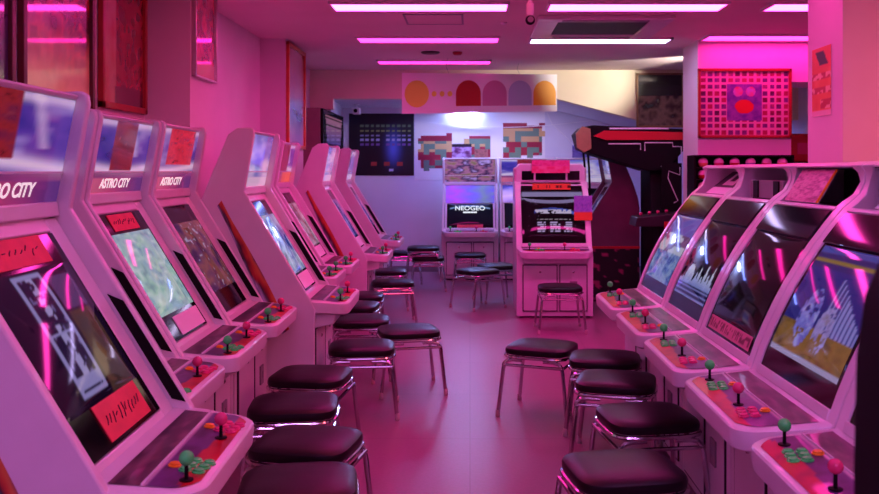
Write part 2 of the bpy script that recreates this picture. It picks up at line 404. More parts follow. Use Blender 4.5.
def slant_cab(label, xb, yb, rz, screen, marq, cards=(), seed=0, group='slanted white arcade cabinets', bh=.255, sign='ASTRO CITY', scr=(.03, .97, .19, .84), m='plastic', side=True, p1='green', p2='pink', bzt=.93, holo=None):
    """xb, yb = joystick line point at the cabinet's centre; rz = facing"""
    dx = Vector((math.cos(rz), math.sin(rz)))
    t = thing('arcade_cabinet', label, 'arcade cabinet', (xb-OX*dx.x, yb-OX*dx.y, 0), rz, group)
    part('body', 'slant_body_%.2f' % bh, lambda b: shell_slant(b, bh), m, t, bevel=.006)
    for s in (-1, 1):                                                                     # black inner wall of the fin beside the monitor
        def rec(b):
            y = s*(HW-.030)
            q = [S(.05, y, RC+.012), S(.02, y, -.006), S(TL*.54, y, -.006), S(TL*.60, y, RC+.012)]
            b.xz([(p[0], p[2]) for p in q], y-s*.005, y)
        part('side_recess', 'side_recess_%d' % s, rec, 'blackm', t)
    bz0, bz1 = .048, TL*bzt
    part('bezel', 'slant_bezel_%.2f_%.2f' % (bh, bzt), lambda b: b.xz([(p[0], p[2]) for p in (S(bz0, 0, RC-.02), S(bz0, 0, RC-.002), S(bz1, 0, RC-.002), S(bz1, 0, RC-.02))], -bh, bh), 'black', t)
    u0, u1, v0, v1 = scr
    bl = bz1-bz0
    def spos(s, v):
        y = (-bh)+2*bh*(u0+(u1-u0)*s); tt = bz0+bl*(v0+(v1-v0)*v)
        return S(tt, y, RC-.001+.012*(1-(2*s-1)**2)*(1-(2*v-1)**2)**.5)
    art('screen', 56, 56, spos, screen, 'screen', t)
    for ci, (cu0, cu1, cv0, cv1, cm, strokes) in enumerate(cards):
        cd = one('card', lambda b: b.xz([(p[0], p[2]) for p in (S(bz0+bl*cv0, 0, RC-.001), S(bz0+bl*cv0, 0, RC+.002), S(bz0+bl*cv1, 0, RC+.002), S(bz0+bl*cv1, 0, RC-.001))], -bh+2*bh*cu0, -bh+2*bh*cu1), cm, t)
        if strokes:
            rr = random.Random(seed*10+ci)
            def scr_(b):
                n = 11
                for k in range(n):
                    y = -bh+2*bh*(cu0+(cu1-cu0)*(.12+.76*k/(n-1))); tm = bz0+bl*(cv0+cv1)/2; hh = bl*(cv1-cv0)*.2
                    a = tm+rr.uniform(-1, .2)*hh; c = tm+rr.uniform(.2, 1)*hh
                    b.tube([S(a, y-.008, RC+.0028), S((a+c)/2, y+rr.uniform(-.006, .006), RC+.0028), S(c, y+.008, RC+.0028)], .0016, 5)
            one('handwriting', scr_, 'ink', cd)
    if holo:
        art('glitter_panel', 24, 16, lambda s, v: S(bz1+.012+(TL-bz1)*v, -bh-.02+2*(bh+.02)*s, RC+.003), holo, 'marquee', t)
    # marquee : art behind clear acrylic, title strip below
    def mpos(s, v):
        y = (s*2-1)*(HW-.031); z = 1.305+.309*v; d = -.560+.058*v
        return (d+OX, y, z)
    mq = art('marquee_panel', 40, 40, mpos, marq, 'marquee', t)
    part('marquee_rail', 'marquee_rail', lambda b: b.box(-.549+OX, -.538+OX, -(HW-.033), HW-.033, 1.392, 1.399), 'clear', mq)
    if sign:
        text('lettering', sign, .058, basis(-.5515+OX, 0, 1.345, (0, 1, 0), (.188, 0, 1)), 'signtext', mq, shear=.25)
    if side:
        for s in (-1, 1):
            def spos2(a, v):
                p = Vector((-.29, .50))+(Vector((-.66, 1.22))-Vector((-.29, .50)))*v; w = .012+.018*math.sin(math.pi*min(1, v+.15))
                return (p.x+(a-.5)*2*w+OX, s*(HW+.0012), p.y+(a-.5)*.03)
            art('side_art', 8, 24, spos2, lambda a, v: pal([lin(35, 40, 120), lin(190, 190, 215), lin(30, 20, 40), lin(190, 50, 40), lin(215, 120, 60), lin(40, 35, 100)], a*.55+.5*fbm(v*9, a*2, seed)), 'art', t)
    base_doors(t, -.136+OX, 'slant', m)
    controls(t, .055, .335, HW-.004, -.20, 'slant', seed, p1, p2)
    return t

# ------------------------------------------------------------------ rounded cabinets with open head (right row, centre)
Q0 = Vector((-.185, .672)); Q1 = Vector((-.525, 1.265)); QU = (Q1-Q0).normalized(); QN = Vector((QU.y, -QU.x)); QL = (Q1-Q0).length
def T(t, y, h=0.):
    p = Q0+QU*t+QN*h; return (p.x+OX, y, p.y)
def arc_bulge(v): return .035*(1-(2*v-1)**2)
def shell_round(b):
    X = lambda P: [(d+OX, z) for d, z in P]
    slope = [(T(QL*i/8, 0, arc_bulge(i/8))[0], T(QL*i/8, 0, arc_bulge(i/8))[2]) for i in range(9)]
    head = X([(-.55, 1.285), (-.585, 1.315), (-.606, 1.36), (-.606, 1.395), (-.590, 1.422), (-.62, 1.436), (-.81, 1.430), (-.86, 1.39), (-.88, 1.28), (-.88, .015)])
    side = X([(-.11, .015), (-.11, .58), (-.15, .64)])+slope+head
    for s in (-1, 1):
        # side wall: wide at the foot of the head, thinner in the middle of the opening
        n = len(side)
        def yin(p): 
            z = p[1]
            return HW-.055-(.010*max(0, 1-abs(z-1.275)/.06) if z > 1.18 else 0)-(.045*max(0, 1-abs(z-1.43)/.045))+(.02*max(0, 1-abs(z-1.35)/.06))
        vs = [(p[0], s*yin(p), p[1]) for p in side]+[(p[0], s*HW, p[1]) for p in side]
        b.add(vs, [list(range(n)), list(range(n, 2*n))]+[(i, (i+1) % n, n+(i+1) % n, n+i) for i in range(n)])
    core = X([(-.115, .015), (-.115, .58), (-.155, .64)])+[(T(QL*i/8, 0, arc_bulge(i/8)-.02)[0], T(QL*i/8, 0, arc_bulge(i/8)-.02)[2]) for i in range(9)]+X([(-.55, 1.258), (-.87, 1.258), (-.87, .015)])
    b.xz(core, -(HW-.05), HW-.05)
    b.xz(X([(-.592, 1.421), (-.596, 1.414), (-.84, 1.408), (-.81, 1.429), (-.62, 1.434)]), -(HW-.05), HW-.05)      # roof
    b.xz(X([(-.82, 1.25), (-.82, 1.42), (-.86, 1.38), (-.87, 1.25)]), -(HW-.05), HW-.05)                            # back of the head
    q = [T(QL*.975, 0, -.03), T(QL*.975, 0, arc_bulge(.975)+.003), T(QL*1.0, 0, .003)]
    b.xz([(p[0], p[2]) for p in q]+X([(-.55, 1.266), (-.59, 1.25)]), -(HW-.05), HW-.05)                            # sill of the head
    q = [T(0, 0, -.02), T(0, 0, .004), T(QL*.05, 0, arc_bulge(.05)+.004), T(QL*.05, 0, -.02)]
    b.xz([(p[0], p[2]) for p in q], -(HW-.05), HW-.05)
    b.xz(X([(-.15, .50), (-.04, .53), (-.03, .60), (-.15, .63)]), -.30, .30)
def round_cab(label, xb, yb, rz, screen, seed=0, group='rounded white arcade cabinets', m='plastic2', strip=None):
    dx = Vector((math.cos(rz), math.sin(rz)))
    t = thing('arcade_cabinet', label, 'arcade cabinet', (xb-OX*dx.x, yb-OX*dx.y, 0), rz, group)
    part('body', 'round_body', shell_round, m, t, bevel=.006)
    bw = HW-.058
    def bez(b):
        n = 14; poly = []
        for i in range(n+1):
            v = .05+.925*i/n; p = T(QL*v, 0, arc_bulge(v)-.006); poly.append((p[0], p[2]))
        p = T(QL*.975, 0, -.015); q = T(QL*.05, 0, -.015)
        b.xz(poly+[(p[0], p[2]), (q[0], q[2])], -bw, bw)
    part('bezel', 'round_bezel', bez, 'black', t)
    def vis(b):
        n = 6; poly = []
        for i in range(n+1):
            v = .77+.20*i/n; p = T(QL*v, 0, arc_bulge(v)+.006); poly.append((p[0], p[2]))
        p = T(QL*.97, 0, 0); q = T(QL*.77, 0, 0)
        b.xz(poly+[(p[0], p[2]), (q[0], q[2])], -bw+.004, bw-.004)
    part('visor', 'round_visor', vis, 'black', t, bevel=.003)
    def spos(s, v):
        vv = .155+.605*v; y = (s*2-1)*(bw-.022)
        return T(QL*vv, y, arc_bulge(vv)-.005+.010*(1-(2*s-1)**2)*(1-(2*v-1)**2)**.5)
    art('screen', 64, 56, spos, screen, 'screen', t)
    if strip:
        def pp(s, v):
            vv = .065+.085*v; return T(QL*vv, (s*2-1)*(bw-.03), arc_bulge(vv)-.003)
        art('instruction_strip', 60, 8, pp, strip, 'art', t)
    base_doors(t, -.112+OX, 'round', m)
    controls(t, .085, .345, HW-.004, -.195, 'round', seed)
    return t

# ------------------------------------------------------------------ screen pictures
def rect(s, v, a, b, c, d): return a <= s <= b and c <= v <= d
def scr_tower(s, v):
    base = mixc(lin(20, 9, 32), lin(34, 18, 52), v)
    if .24 < s < .56 and .06 < v < .97:
        if s < .275 or s > .525 or v > .945 or .50 < v < .535 or (v < .20 and not .09 < v < .12): return lin(160, 148, 215)
        if .36 < s < .44 and vn(s*20, v*30, 3) > .42: return lin(175, 162, 225)
        if vn(s*40, v*34, 6) > .8: return lin(120, 105, 170)
        return lin(40, 25, 66)
    if .60 < s < .92 and .66 < v < .92: return lin(95, 62, 120)
    if .60 < s < .92 and v < .64: return pal([lin(26, 20, 40), lin(90, 60, 50), lin(50, 55, 80)], fbm(s*6, v*6, 9))
    return base
def scr_pale(s, v):
    n = fbm(s*5, v*7, 21)
    c = pal([lin(120, 180, 190), lin(190, 225, 215), lin(165, 195, 225), lin(220, 222, 210)], n)
    k = vn(s*14, v*18, 4)
    c = mixc(c, lin(240, 248, 255), max(0, (k-.6)*2)); c = mixc(c, lin(100, 120, 165), max(0, (.3-k)*2))
    return c
def scr_dark(seed, cols, amt=.5):
    def f(s, v):
        n = fbm(s*5+seed, v*6, seed); 
        c = pal(cols, n)
        if vn(s*22, v*22, seed+3) > 1-amt*.35: c = mixc(c, lin(200, 190, 235), .7)
        return c
    return f
def scr_skyline(s, v):
    c = mixc(lin(8, 6, 20), lin(24, 12, 26), v)
    h = .20+.05*vn(s*16, 0, 5)
    if abs(s-.30) < .13: h = max(h, .24+.17*math.sqrt(max(0, 1-((s-.30)/.13)**2)))
    for x, k in ((.52, .30), (.60, .40), (.68, .28), (.76, .46), (.84, .33), (.92, .42)): h = max(h, .20+(k-.16)*max(0, 1-abs(s-x)/.045))
    if .16 < v < h: c = mixc(lin(120, 130, 215), lin(225, 225, 255), (v-.14)/.25)
    elif v < .16: c = lin(24, 24, 74) if int(v*50) % 3 else lin(130, 130, 205)
    return c
def scr_jdown(s, v):
    if v > .7: return mixc(lin(90, 70, 170), lin(120, 105, 205), s)
    if v > .42: return lin(200, 200, 225) if vn(s*9, v*16, 2) > .5 else lin(110, 80, 130)
    return pal([lin(30, 30, 90), lin(80, 100, 190), lin(150, 170, 225), lin(40, 30, 80)], fbm(s*12, v*12, 31))
def scr_empty(s, v): 
    return mixc(lin(14, 8, 12), lin(30, 14, 20), fbm(s*2, v*2, 2))
def scr_arena(s, v):
    c = mixc(lin(45, 35, 120), lin(40, 50, 150), v)
    if v > .8: c = lin(45, 45, 120) if v < .93 else lin(70, 80, 175)
    if abs(v-.86) < .02: c = lin(150, 120, 60)
    if v < .30: c = pal([lin(70, 45, 25), lin(150, 105, 55), lin(100, 75, 45)], fbm(s*8, v*14, 6))
    e = abs(v-(.72-.45*(1-s)))
    if .28 < v < .75 and s > .55 and v < .78-.9*(s-.55): c = lin(150, 140, 225) if int(s*44) % 2 else lin(70, 65, 150)
    dx, dy = (s-.36)/.13, (v-.36)/.26
    if dx*dx+dy*dy < 1 and fbm(s*16, v*16, 12) > .36: c = pal([lin(60, 50, 150), lin(130, 120, 225), lin(190, 185, 250)], fbm(s*22, v*22, 13))
    dx, dy = (s-.62)/.10, (v-.30)/.20
    if dx*dx+dy*dy < 1 and fbm(s*16, v*16, 15) > .42: c = pal([lin(80, 60, 130), lin(170, 150, 230), lin(120, 90, 60)], fbm(s*22, v*22, 16))
    if v < .05: c = lin(170, 160, 210)
    return c
def scr_title(s, v):
    c = lin(16, 4, 12)
    a = math.hypot(s-.5, (v-.1)*1.1)
    if .60 < a < .68 and v > .5 and s > .18: c = mixc(lin(40, 40, 130), lin(90, 110, 230), s)
    if rect(s, v, .20, .82, .56, .67) and vn(s*30, v*22, 3) > .34: c = lin(225, 205, 245)
    if rect(s, v, .22, .80, .40, .425) and int(s*60) % 5: c = lin(190, 170, 190)
    for r in range(5):
        y = .10+.055*r
        if y < v < y+.03:
            if rect(s, v, .22, .36, 0, 1) or rect(s, v, .44, .62, 0, 1) or rect(s, v, .68, .82, 0, 1):
                c = lin(205, 180, 240) if vn(s*50, r*3.1, 7) > .3 else c
    if vn(s*40, v*40, 9) > .93: c = lin(110, 80, 120)
    return c
def scr_neo(s, v):
    c = mixc(lin(8, 10, 30), lin(14, 20, 46), v)
    a = math.hypot((s-.5)*1.0, (v+.35))
    if 1.20 < a < 1.27 and abs(s-.5) < .46: c = lin(150, 185, 245)
    return c
def scr_white(s, v):
    return lin(170, 175, 235) if rect(s, v, .25, .95, .12, .85) else lin(15, 18, 40)
def strip_text(s, v):
    return lin(120, 30, 60) if (vn(s*70, v*3, 5) > .5 and .2 < v < .85) else lin(215, 120, 150)

# ------------------------------------------------------------------ marquee pictures
def marq(seed, card=None, tone=0):
    def f(s, v):
        n = fbm(s*2.5+seed, v*4, seed)
        c = pal([lin(25, 22, 100), lin(50, 50, 160), lin(85, 70, 180), lin(170, 180, 235)], n*1.1)
        glow = math.exp(-((v-.36-.05*math.sin(s*3+seed))/.07)**2)+.8*math.exp(-((v-.97)/.05)**2)+.5*max(0, 1-abs(s-.9+.25*v)/.08)*(v > .5)
        c = mixc(c, lin(225, 235, 255), min(1, glow))
        if card and card[0] < s < card[1] and v > card[2]:
            k = fbm(s*11, v*13, seed+7); c = pal([lin(90, 20, 40), lin(150, 45, 50), lin(110, 35, 70), lin(190, 100, 90)], k) if not tone else pal([lin(150, 20, 40), lin(215, 60, 70), lin(120, 30, 70)], k)
        if v < .30: c = mixc(lin(150, 70, 120), c, .25)
        if v < .22: c = pal([lin(220, 130, 160), lin(170, 70, 120), lin(80, 50, 130)], s*1.1)
        return c
    return f
def marq_blue(seed):
    def f(s, v):
        c = pal([lin(60, 60, 170), lin(130, 140, 230), lin(225, 230, 255), lin(110, 90, 200)], fbm(s*2+seed, v*3, seed))
        if v < .2: c = lin(230, 235, 255)
        return c
    return f
def marq_figs(s, v): return pal([lin(60, 55, 120), lin(190, 180, 230), lin(40, 30, 70), lin(170, 120, 150), lin(130, 130, 80), lin(60, 60, 140)], fbm(s*7, v*6, 44))
def marq_neo(s, v):
    if v > 2: return pal([lin(60, 55, 120), lin(200, 190, 240), lin(40, 30, 70), lin(170, 120, 150), lin(150, 150, 90)], fbm(s*9, v*9, 44))
    return pal([lin(110, 100, 200), lin(190, 90, 220), lin(120, 110, 220), lin(120, 150, 160), lin(110, 90, 210)], s*.8+.2*vn(s*6, v*6, 3))

# ------------------------------------------------------------------ left row
RL = R(5.2)
slant_cab('nearest white arcade cabinet on the left, tower diagram on screen, red cards above and below', -.690, 2.34, R(2), scr_tower, marq(1, (.28, .52, .40)), [(.0, .80, .86, 1., 'redcard', True), (.28, .86, .02, .19, 'redcard', True)], 1)
slant_cab('white arcade cabinet squeezed behind the nearest left one, only its control panel showing', -.985, 3.07, R(1.5), scr_dark(3, [lin(15, 10, 30), lin(60, 30, 80), lin(20, 15, 40)]), marq(2), [], 2)
slant_cab('white arcade cabinet on the left with pale green glowing screen under a small red card', -.995, 3.80, R(1.3), scr_pale, marq(3, (.36, .74, .30)), [(.22, .78, .86, .99, 'redcard', True), (.3, .95, .015, .16, 'white', False)], 3)
slant_cab('white arcade cabinet on the left with dark purple screen and red picture in its marquee', -1.0, 4.53, R(1.3), scr_dark(8, [lin(18, 10, 26), lin(60, 35, 90), lin(150, 80, 80), lin(30, 16, 40)], .35), marq(4, (.28, .92, .40), 1), [], 4)
slant_cab('white arcade cabinet whose whole pink side faces the camera, beside the gap in the row', -.748, 5.24, R(1), scr_dark(11, [lin(20, 20, 60), lin(70, 90, 190), lin(200, 210, 245), lin(30, 20, 60)], .6), marq_blue(5), [(.3, .95, .015, .17, 'white', False)], 5, sign=None)
slant_cab('white arcade cabinet just past the big pink cabinet side, two green ball tops', -1.0, 6.41, R(1), scr_dark(14, [lin(25, 12, 30), lin(120, 40, 70), lin(190, 150, 190), lin(40, 20, 50)], .5), marq_blue(6), [], 6, sign=None, p2='green')
slant_cab('white arcade cabinet before the far left pillar, orange glow in its marquee', -.99, 7.15, R(1), scr_dark(15, [lin(30, 14, 30), lin(130, 60, 90), lin(200, 170, 200), lin(30, 16, 40)], .5), lambda s, v: lin(240, 120, 50) if (v < .3 and s > .45) else marq(7, (.2, .7, .3))(s, v), [(.3, .9, .015, .17, 'white', False)], 7, sign=None)
slant_cab('white arcade cabinet standing before the wall monitor, second from the end of left row', -.785, 8.05, R(.5), scr_dark(17, [lin(20, 20, 60), lin(60, 70, 160), lin(120, 120, 200)], .5), marq_blue(8), [(.3, .95, .015, .17, 'white', False)], 8, sign=None)
slant_cab('white arcade cabinet at the far end of the left row, before the black space poster', -.80, 9.62, R(.5), scr_dark(19, [lin(20, 20, 60), lin(60, 70, 160), lin(120, 120, 200)], .5), marq_blue(9), [], 9, sign=None)

# ------------------------------------------------------------------ right row
PI = math.pi
RB = [('farthest rounded cabinet of the right row, blue and white game screen', 5.05, scr_jdown, None),
      ('second farthest rounded cabinet of the right row, white skyline on its black screen', 4.315, scr_skyline, None),
      ('middle rounded cabinet of the right row, blank black screen reflecting light tubes', 3.58, scr_empty, strip_text),
      ('rounded cabinet in the right row showing a blue fighting game scene', 2.845, scr_arena, None),
      ('nearest rounded cabinet of the right row, cut by the photo edge', 2.11, scr_dark(5, [lin(10, 10, 30), lin(60, 50, 120), lin(20, 20, 60)]), None)]
RIGHT = [round_cab(l, .853, y, PI, f, 20+i, strip=st) for i, (l, y, f, st) in enumerate(RB)]
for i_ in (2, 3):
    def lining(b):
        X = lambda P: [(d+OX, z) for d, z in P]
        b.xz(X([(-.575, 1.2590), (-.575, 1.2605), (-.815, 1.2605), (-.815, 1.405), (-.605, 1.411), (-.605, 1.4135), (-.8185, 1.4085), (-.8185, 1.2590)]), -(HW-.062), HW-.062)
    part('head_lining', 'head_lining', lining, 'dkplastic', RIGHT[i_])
# things kept in the open heads of the right row (local coordinates of their cabinet turned to the world)
def headpos(i, d, yl, z):
    o = RIGHT[i]; return (o.location.x-(d+OX), o.location.y-yl, z)
def leaning(name, label, cat, i, yl, w, d0, z0, d1, z1, colfn, nx=30, ny=40, rail=None):
    a = Vector(headpos(i, d0, yl, z0)); b_ = Vector(headpos(i, d1, yl, z1)); up = b_-a
    t = thing(name, label, cat, a)
    n = Vector((-up.z, 0, up.x)).normalized()
    if n.x > 0: n = -n
    one('board', lambda b: b.prism([(-w/2, 0), (w/2, 0), (w/2, 1), (-w/2, 1)], 0, -.006, lambda p, v: tuple(Vector((0, p[0], 0))+up*p[1]+n*v)), 'clear', t)
    art('print', nx, ny, lambda s, v: tuple(Vector((0, w/2-s*w, 0))+up*v+n*.001), colfn, 'art', t)
    return t
leaning('title_card', 'black and white title card with a pale lower strip in the farthest right cabinet head', 'card', 0, .0, .44, -.575, 1.268, -.74, 1.395,
        lambda s, v: lin(235, 235, 245) if v < .28 else (lin(230, 225, 230) if (rect(s, v, .30, .42, .4, .9) or rect(s, v, .62, .74, .4, .9) or rect(s, v, .30, .74, .4, .55)) else lin(15, 12, 18)))
def dg(b): b.box(-.05, .05, -.20, .20, 0, .085)
t = thing('card_holder', 'grey card holder with black ends in the second farthest right cabinet head', 'card holder', headpos(1, -.66, 0, 1.2585))
one('holder_box', lambda b: b.box(-.045, .045, -.24, .24, .006, .095), 'grey', t, bevel=.004)
for s in (-1, 1): one('end_panel', lambda b: b.box(-.052, -.044, s*.14-.035 if s > 0 else -.19, s*.14+.035 if s > 0 else -.12, .008, .093), 'blackm', t)
one('foot', lambda b: b.box(-.04, .04, -.22, .22, 0, .008), 'blackm', t)
def pinkpat(s, v):
    return pal([lin(80, 20, 70), lin(180, 60, 130), lin(230, 150, 190), lin(110, 30, 80)], fbm(s*14, v*18, 51))
t = leaning('flyer_board', 'pink patterned board leaning in the middle right cabinet head', 'board', 2, -.08, .36, -.535, 1.272, -.618, 1.408, pinkpat)
one('edge_glow', lambda b: b.prism([(-.184, 0), (-.180, 0), (-.180, 1), (-.184, 1)], .002, -.008, lambda p, v: (.083*p[1]+v, p[0], .136*p[1])), 'orange', t)  # orange colour stands in for light caught on the board's near edge
leaning('title_card', 'title card with pale green strip in the blue fighting game cabinet head', 'card', 3, .0, .46, -.575, 1.268, -.74, 1.395,
        lambda s, v: lin(205, 240, 230) if v < .3 else lin(25, 14, 24))
leaning('title_card', 'dark title card in the head of the nearest right cabinet', 'card', 4, .0, .46, -.575, 1.268, -.74, 1.395, lambda s, v: lin(25, 14, 24))

# ------------------------------------------------------------------ centre cabinet facing the camera
MID = round_cab('pink lit arcade cabinet standing alone in the aisle, facing the camera', .81, 8.18, -PI/2, scr_title, 31)
def midcard(name, label, cat, x0, x1, z0, z1, y, m, colfn=None):
    t = thing(name, label, cat, ((x0+x1)/2, y, z0)); w = (x1-x0)/2; h = z1-z0
    one('sheet', lambda b: b.box(-w, w, 0, .004, 0, h), m, t)
    if colfn: art('print', 40, 16, lambda s, v: (-w+2*w*s, -.0012, h*v), colfn, 'art', t)
    return t
# head extension with three dark windows, belongs to the cabinet
o = one('header', lambda b: (b.xz([(-.36, 1.285), (.36, 1.285), (.345, 1.43), (.31, 1.475), (-.31, 1.475), (-.345, 1.43)], -.16, .14)), 'plastic2', MID, bevel=.012)
o.rotation_euler = (0, 0, PI/2); o.location = (-.72+OX, 0, 0)
for a, b_ in ((-.29, -.17), (-.15, .15), (.17, .29)):
    one('header_window', lambda b: b.box(a, b_, -.166, -.158, 1.31, 1.40), 'black', o)
midcard('header_card', 'bright pink printed card on top of the centre cabinet', 'card', .81-.19, .81+.19, 1.38, 1.51, 8.726, 'redcard',
        lambda s, v: pal([lin(225, 20, 120), lin(245, 90, 170), lin(190, 10, 90)], fbm(s*9, v*4, 3)) if v > .5 else pal([lin(240, 40, 120), lin(250, 130, 180)], vn(s*14, v*5, 4)))
midcard('notice_strip', 'orange notice strip stuck above the screen of the centre cabinet', 'notice', .81-.19, .81+.19, 1.215, 1.275, 8.640, 'orange',
        lambda s, v: lin(90, 20, 10) if (.3 < v < .75 and vn(s*34, 1, 4) > .55) else lin(240, 110, 60))
midcard('instruction_card', 'blue and orange instruction card on the right edge of the centre cabinet', 'card', .81+.20, .81+.375, .92, 1.16, 8.44, 'white',
        lambda s, v: lin(240, 110, 60) if v < .33 else pal([lin(60, 50, 190), lin(170, 150, 240), lin(80, 70, 210)], fbm(s*10, v*10, 8)))

# ------------------------------------------------------------------ back wall cabinets
YB = 11.04
NEO = slant_cab('arcade cabinet against the back wall with the word NEOGEO on its screen', 0.0, YB, -PI/2, scr_neo, marq_figs, [(.22, .78, .0, .12, 'redcard', False)], 41, bzt=.58, holo=marq_neo, bh=.30, sign=None, scr=(.02, .98, .10, .98), side=False, group='cabinets along the back wall')
sc = [c for c in NEO.children if c.name.startswith('screen')][0]
text('lettering', 'NEOGEO', .095, basis(*S(.335, 0, RC+.014), (0, 1, 0), (TU.x, 0, TU.y)), 'neontext', sc)
part('subtitle', 'subtitle', lambda b: b.xz([(p[0], p[2]) for p in (S(.265, 0, RC+.010), S(.265, 0, RC+.014), S(.285, 0, RC+.014), S(.285, 0, RC+.010))], -.09, .09), 'neontext', sc)
slant_cab('back wall arcade cabinet half hidden by the centre one, white sheet on screen', .752, YB, -PI/2, scr_white, marq(12, (.3, .9, .5)), [], 42, bzt=.60, holo=lambda s, v: pal([lin(150, 120, 200), lin(220, 200, 240), lin(90, 90, 190)], v+.2*vn(s*5, v*5, 2)), bh=.30, sign=None, scr=(.02, .98, .10, .98), side=False, group='cabinets along the back wall')
slant_cab('back wall arcade cabinet behind the centre one, only its blue marquee showing', 1.504, YB, -PI/2, scr_dark(2, [lin(10, 10, 40), lin(40, 50, 120)]), marq_blue(13), [], 43, bh=.30, sign=None, side=False, group='cabinets along the back wall')
for c_ in [o for o in C.objects if o.get('group') == 'cabinets along the back wall']: c_.scale = (1, 1, .96)
# cards standing on the NEOGEO cabinet top
def topcard(label, x0, x1, z0, z1, y, colfn):
    t = thing('flyer_card', label, 'card', ((x0+x1)/2, y, z0)); w = (x1-x0)/2
    one('board', lambda b: b.box(-w, w, 0, .008, 0, z1-z0), 'white', t)
    art('print', 20, 20, lambda s, v: (-w+2*w*s, -.0015, (z1-z0)*v), colfn, 'art', t)
topcard('dark flyer card with pink figures on the left top of the back cabinet', -.24, .02, 1.578, 1.76, YB+.53, lambda s, v: pal([lin(20, 15, 50), lin(120, 60, 110), lin(215, 190, 230), lin(50, 40, 90)], fbm(s*5, v*5, 61)) if v < .8 else lin(25, 20, 40))
topcard('brown flyer card on the right top of the back cabinet', .06, .24, 1.578, 1.69, YB+.53, lambda s, v: pal([lin(70, 30, 60), lin(190, 130, 110), lin(120, 70, 90)], fbm(s*5, v*5, 63)))
topcard('blue flyer card on top of the back cabinet behind the centre one', 1.36, 1.60, 1.578, 1.74, YB+.53, lambda s, v: pal([lin(40, 50, 150), lin(150, 160, 235), lin(70, 70, 190)], fbm(s*4, v*4, 65)))

# ------------------------------------------------------------------ tall dark cabinet seen from its side, behind the centre one
t = slant_cab('arcade cabinet with dark purple side and pale blue marquee, right of the centre one', .997, 9.68, PI, scr_dark(4, [lin(10, 10, 40), lin(50, 60, 140)]), marq_blue(17), [], 45, sign=None, m='purple', side=False, group='dark cabinets at the right back')
one('side_trim', lambda b: b.box(-.37, .36, HW, HW+.012, .57, .595), 'red', t)
art('base_art', 30, 30, lambda s, v: (-.365+.69*s, HW+.003, .045+.52*v), lambda s, v: lin(170, 40, 100) if vn(s*11, v*9, 71) > .78 else lin(8, 5, 10), 'art', t)

# ------------------------------------------------------------------ black canopy machine by the pillar
t = thing('canopy_machine', 'big black arcade machine with red topped overhead canopy, beside the lilac pillar', 'arcade machine', (1.90, 9.05, 0))
one('body', lambda b: b.yz([(-.28, 0), (.34, 0), (.34, 1.62), (-.14, 1.62), (-.18, 1.10), (-.28, .95)], -.06, .23), 'blackm', t, bevel=.008)
d = one('control_deck', lambda b: b.xz([(-.30, .86), (.22, .86), (.22, 1.00), (-.28, .95)], -.62, -.28), 'dkplastic', t, bevel=.008)
one('deck_edge', lambda b: b.box(-.02, .14, -.64, -.622, .84, .91), 'red', d, bevel=.004)
for k in range(4):
    part('knob', 'deck_knob', lambda b: b.ball((0, 0, .016), .018, 10), 'pink', d, (-.22+.09*k, -.50+.03*k, .962+.008*k))
one('deck_leg', lambda b: b.xz([(-.06, 0), (.20, 0), (.20, .88), (-.06, .87)], -.56, -.28), 'blackm', t)
c = one('canopy', lambda b: b.xz([(-.72, 1.62), (-.60, 1.57), (-.10, 1.42), (.08, 1.42), (.24, 1.60), (.24, 1.80), (-.60, 1.835), (-.70, 1.82), (-.76, 1.76)], -.24, .20), 'blackm', t, bevel=.006)
one('red_top', lambda b: b.xz([(-.60, 1.735), (-.48, 1.70), (.24, 1.70), (.24, 1.77), (-.50, 1.785)], -.262, -.24), 'red', c)
one('end_face', lambda b: b.xz([(-.765, 1.76), (-.705, 1.825), (-.63, 1.80), (-.62, 1.62), (-.69, 1.585), (-.755, 1.63)], -.27, -.238), 'tan', c, bevel=.004)
one('light_strip', lambda b: b.box(-.45, .10, -.252, -.24, 1.798, 1.812), 'white', c)
def outl(b):
    b.tube([(-.46, -.245, 1.665), (-.16, -.245, 1.665), (-.16, -.245, 1.61)], .005, 6)
    b.tube([(-.12, -.245, 1.60), (-.12, -.245, 1.675), (.14, -.245, 1.675), (.14, -.245, 1.64), (.22, -.245, 1.64), (.22, -.245, 1.46), (.03, -.245, 1.46)], .005, 6)
one('outline', outl, 'whiteline', c)
def outl2(b): b.tube([(.21, -.305, 1.44), (.21, -.305, 1.36), (.10, -.305, 1.40), (.09, -.305, 1.33), (.19, -.305, 1.10), (.15, -.305, 1.08)], .004, 6)
one('side_post', lambda b: b.box(.03, .23, -.30, -.285, .0, 1.48), 'blackm', t)
one('side_outline', outl2, 'whiteline', t)
for x in (-.705, -.66):
    one('strut', lambda b: b.tube([(x, .15, 1.63), (x+.02, .165, 1.45), (x+.03, .17, 1.20), (x+.03, .17, .0)], .012, 8), 'blackm', t)

c.scale = (1.085, 1, 1.111); c.location = (0, 0, -.1744)
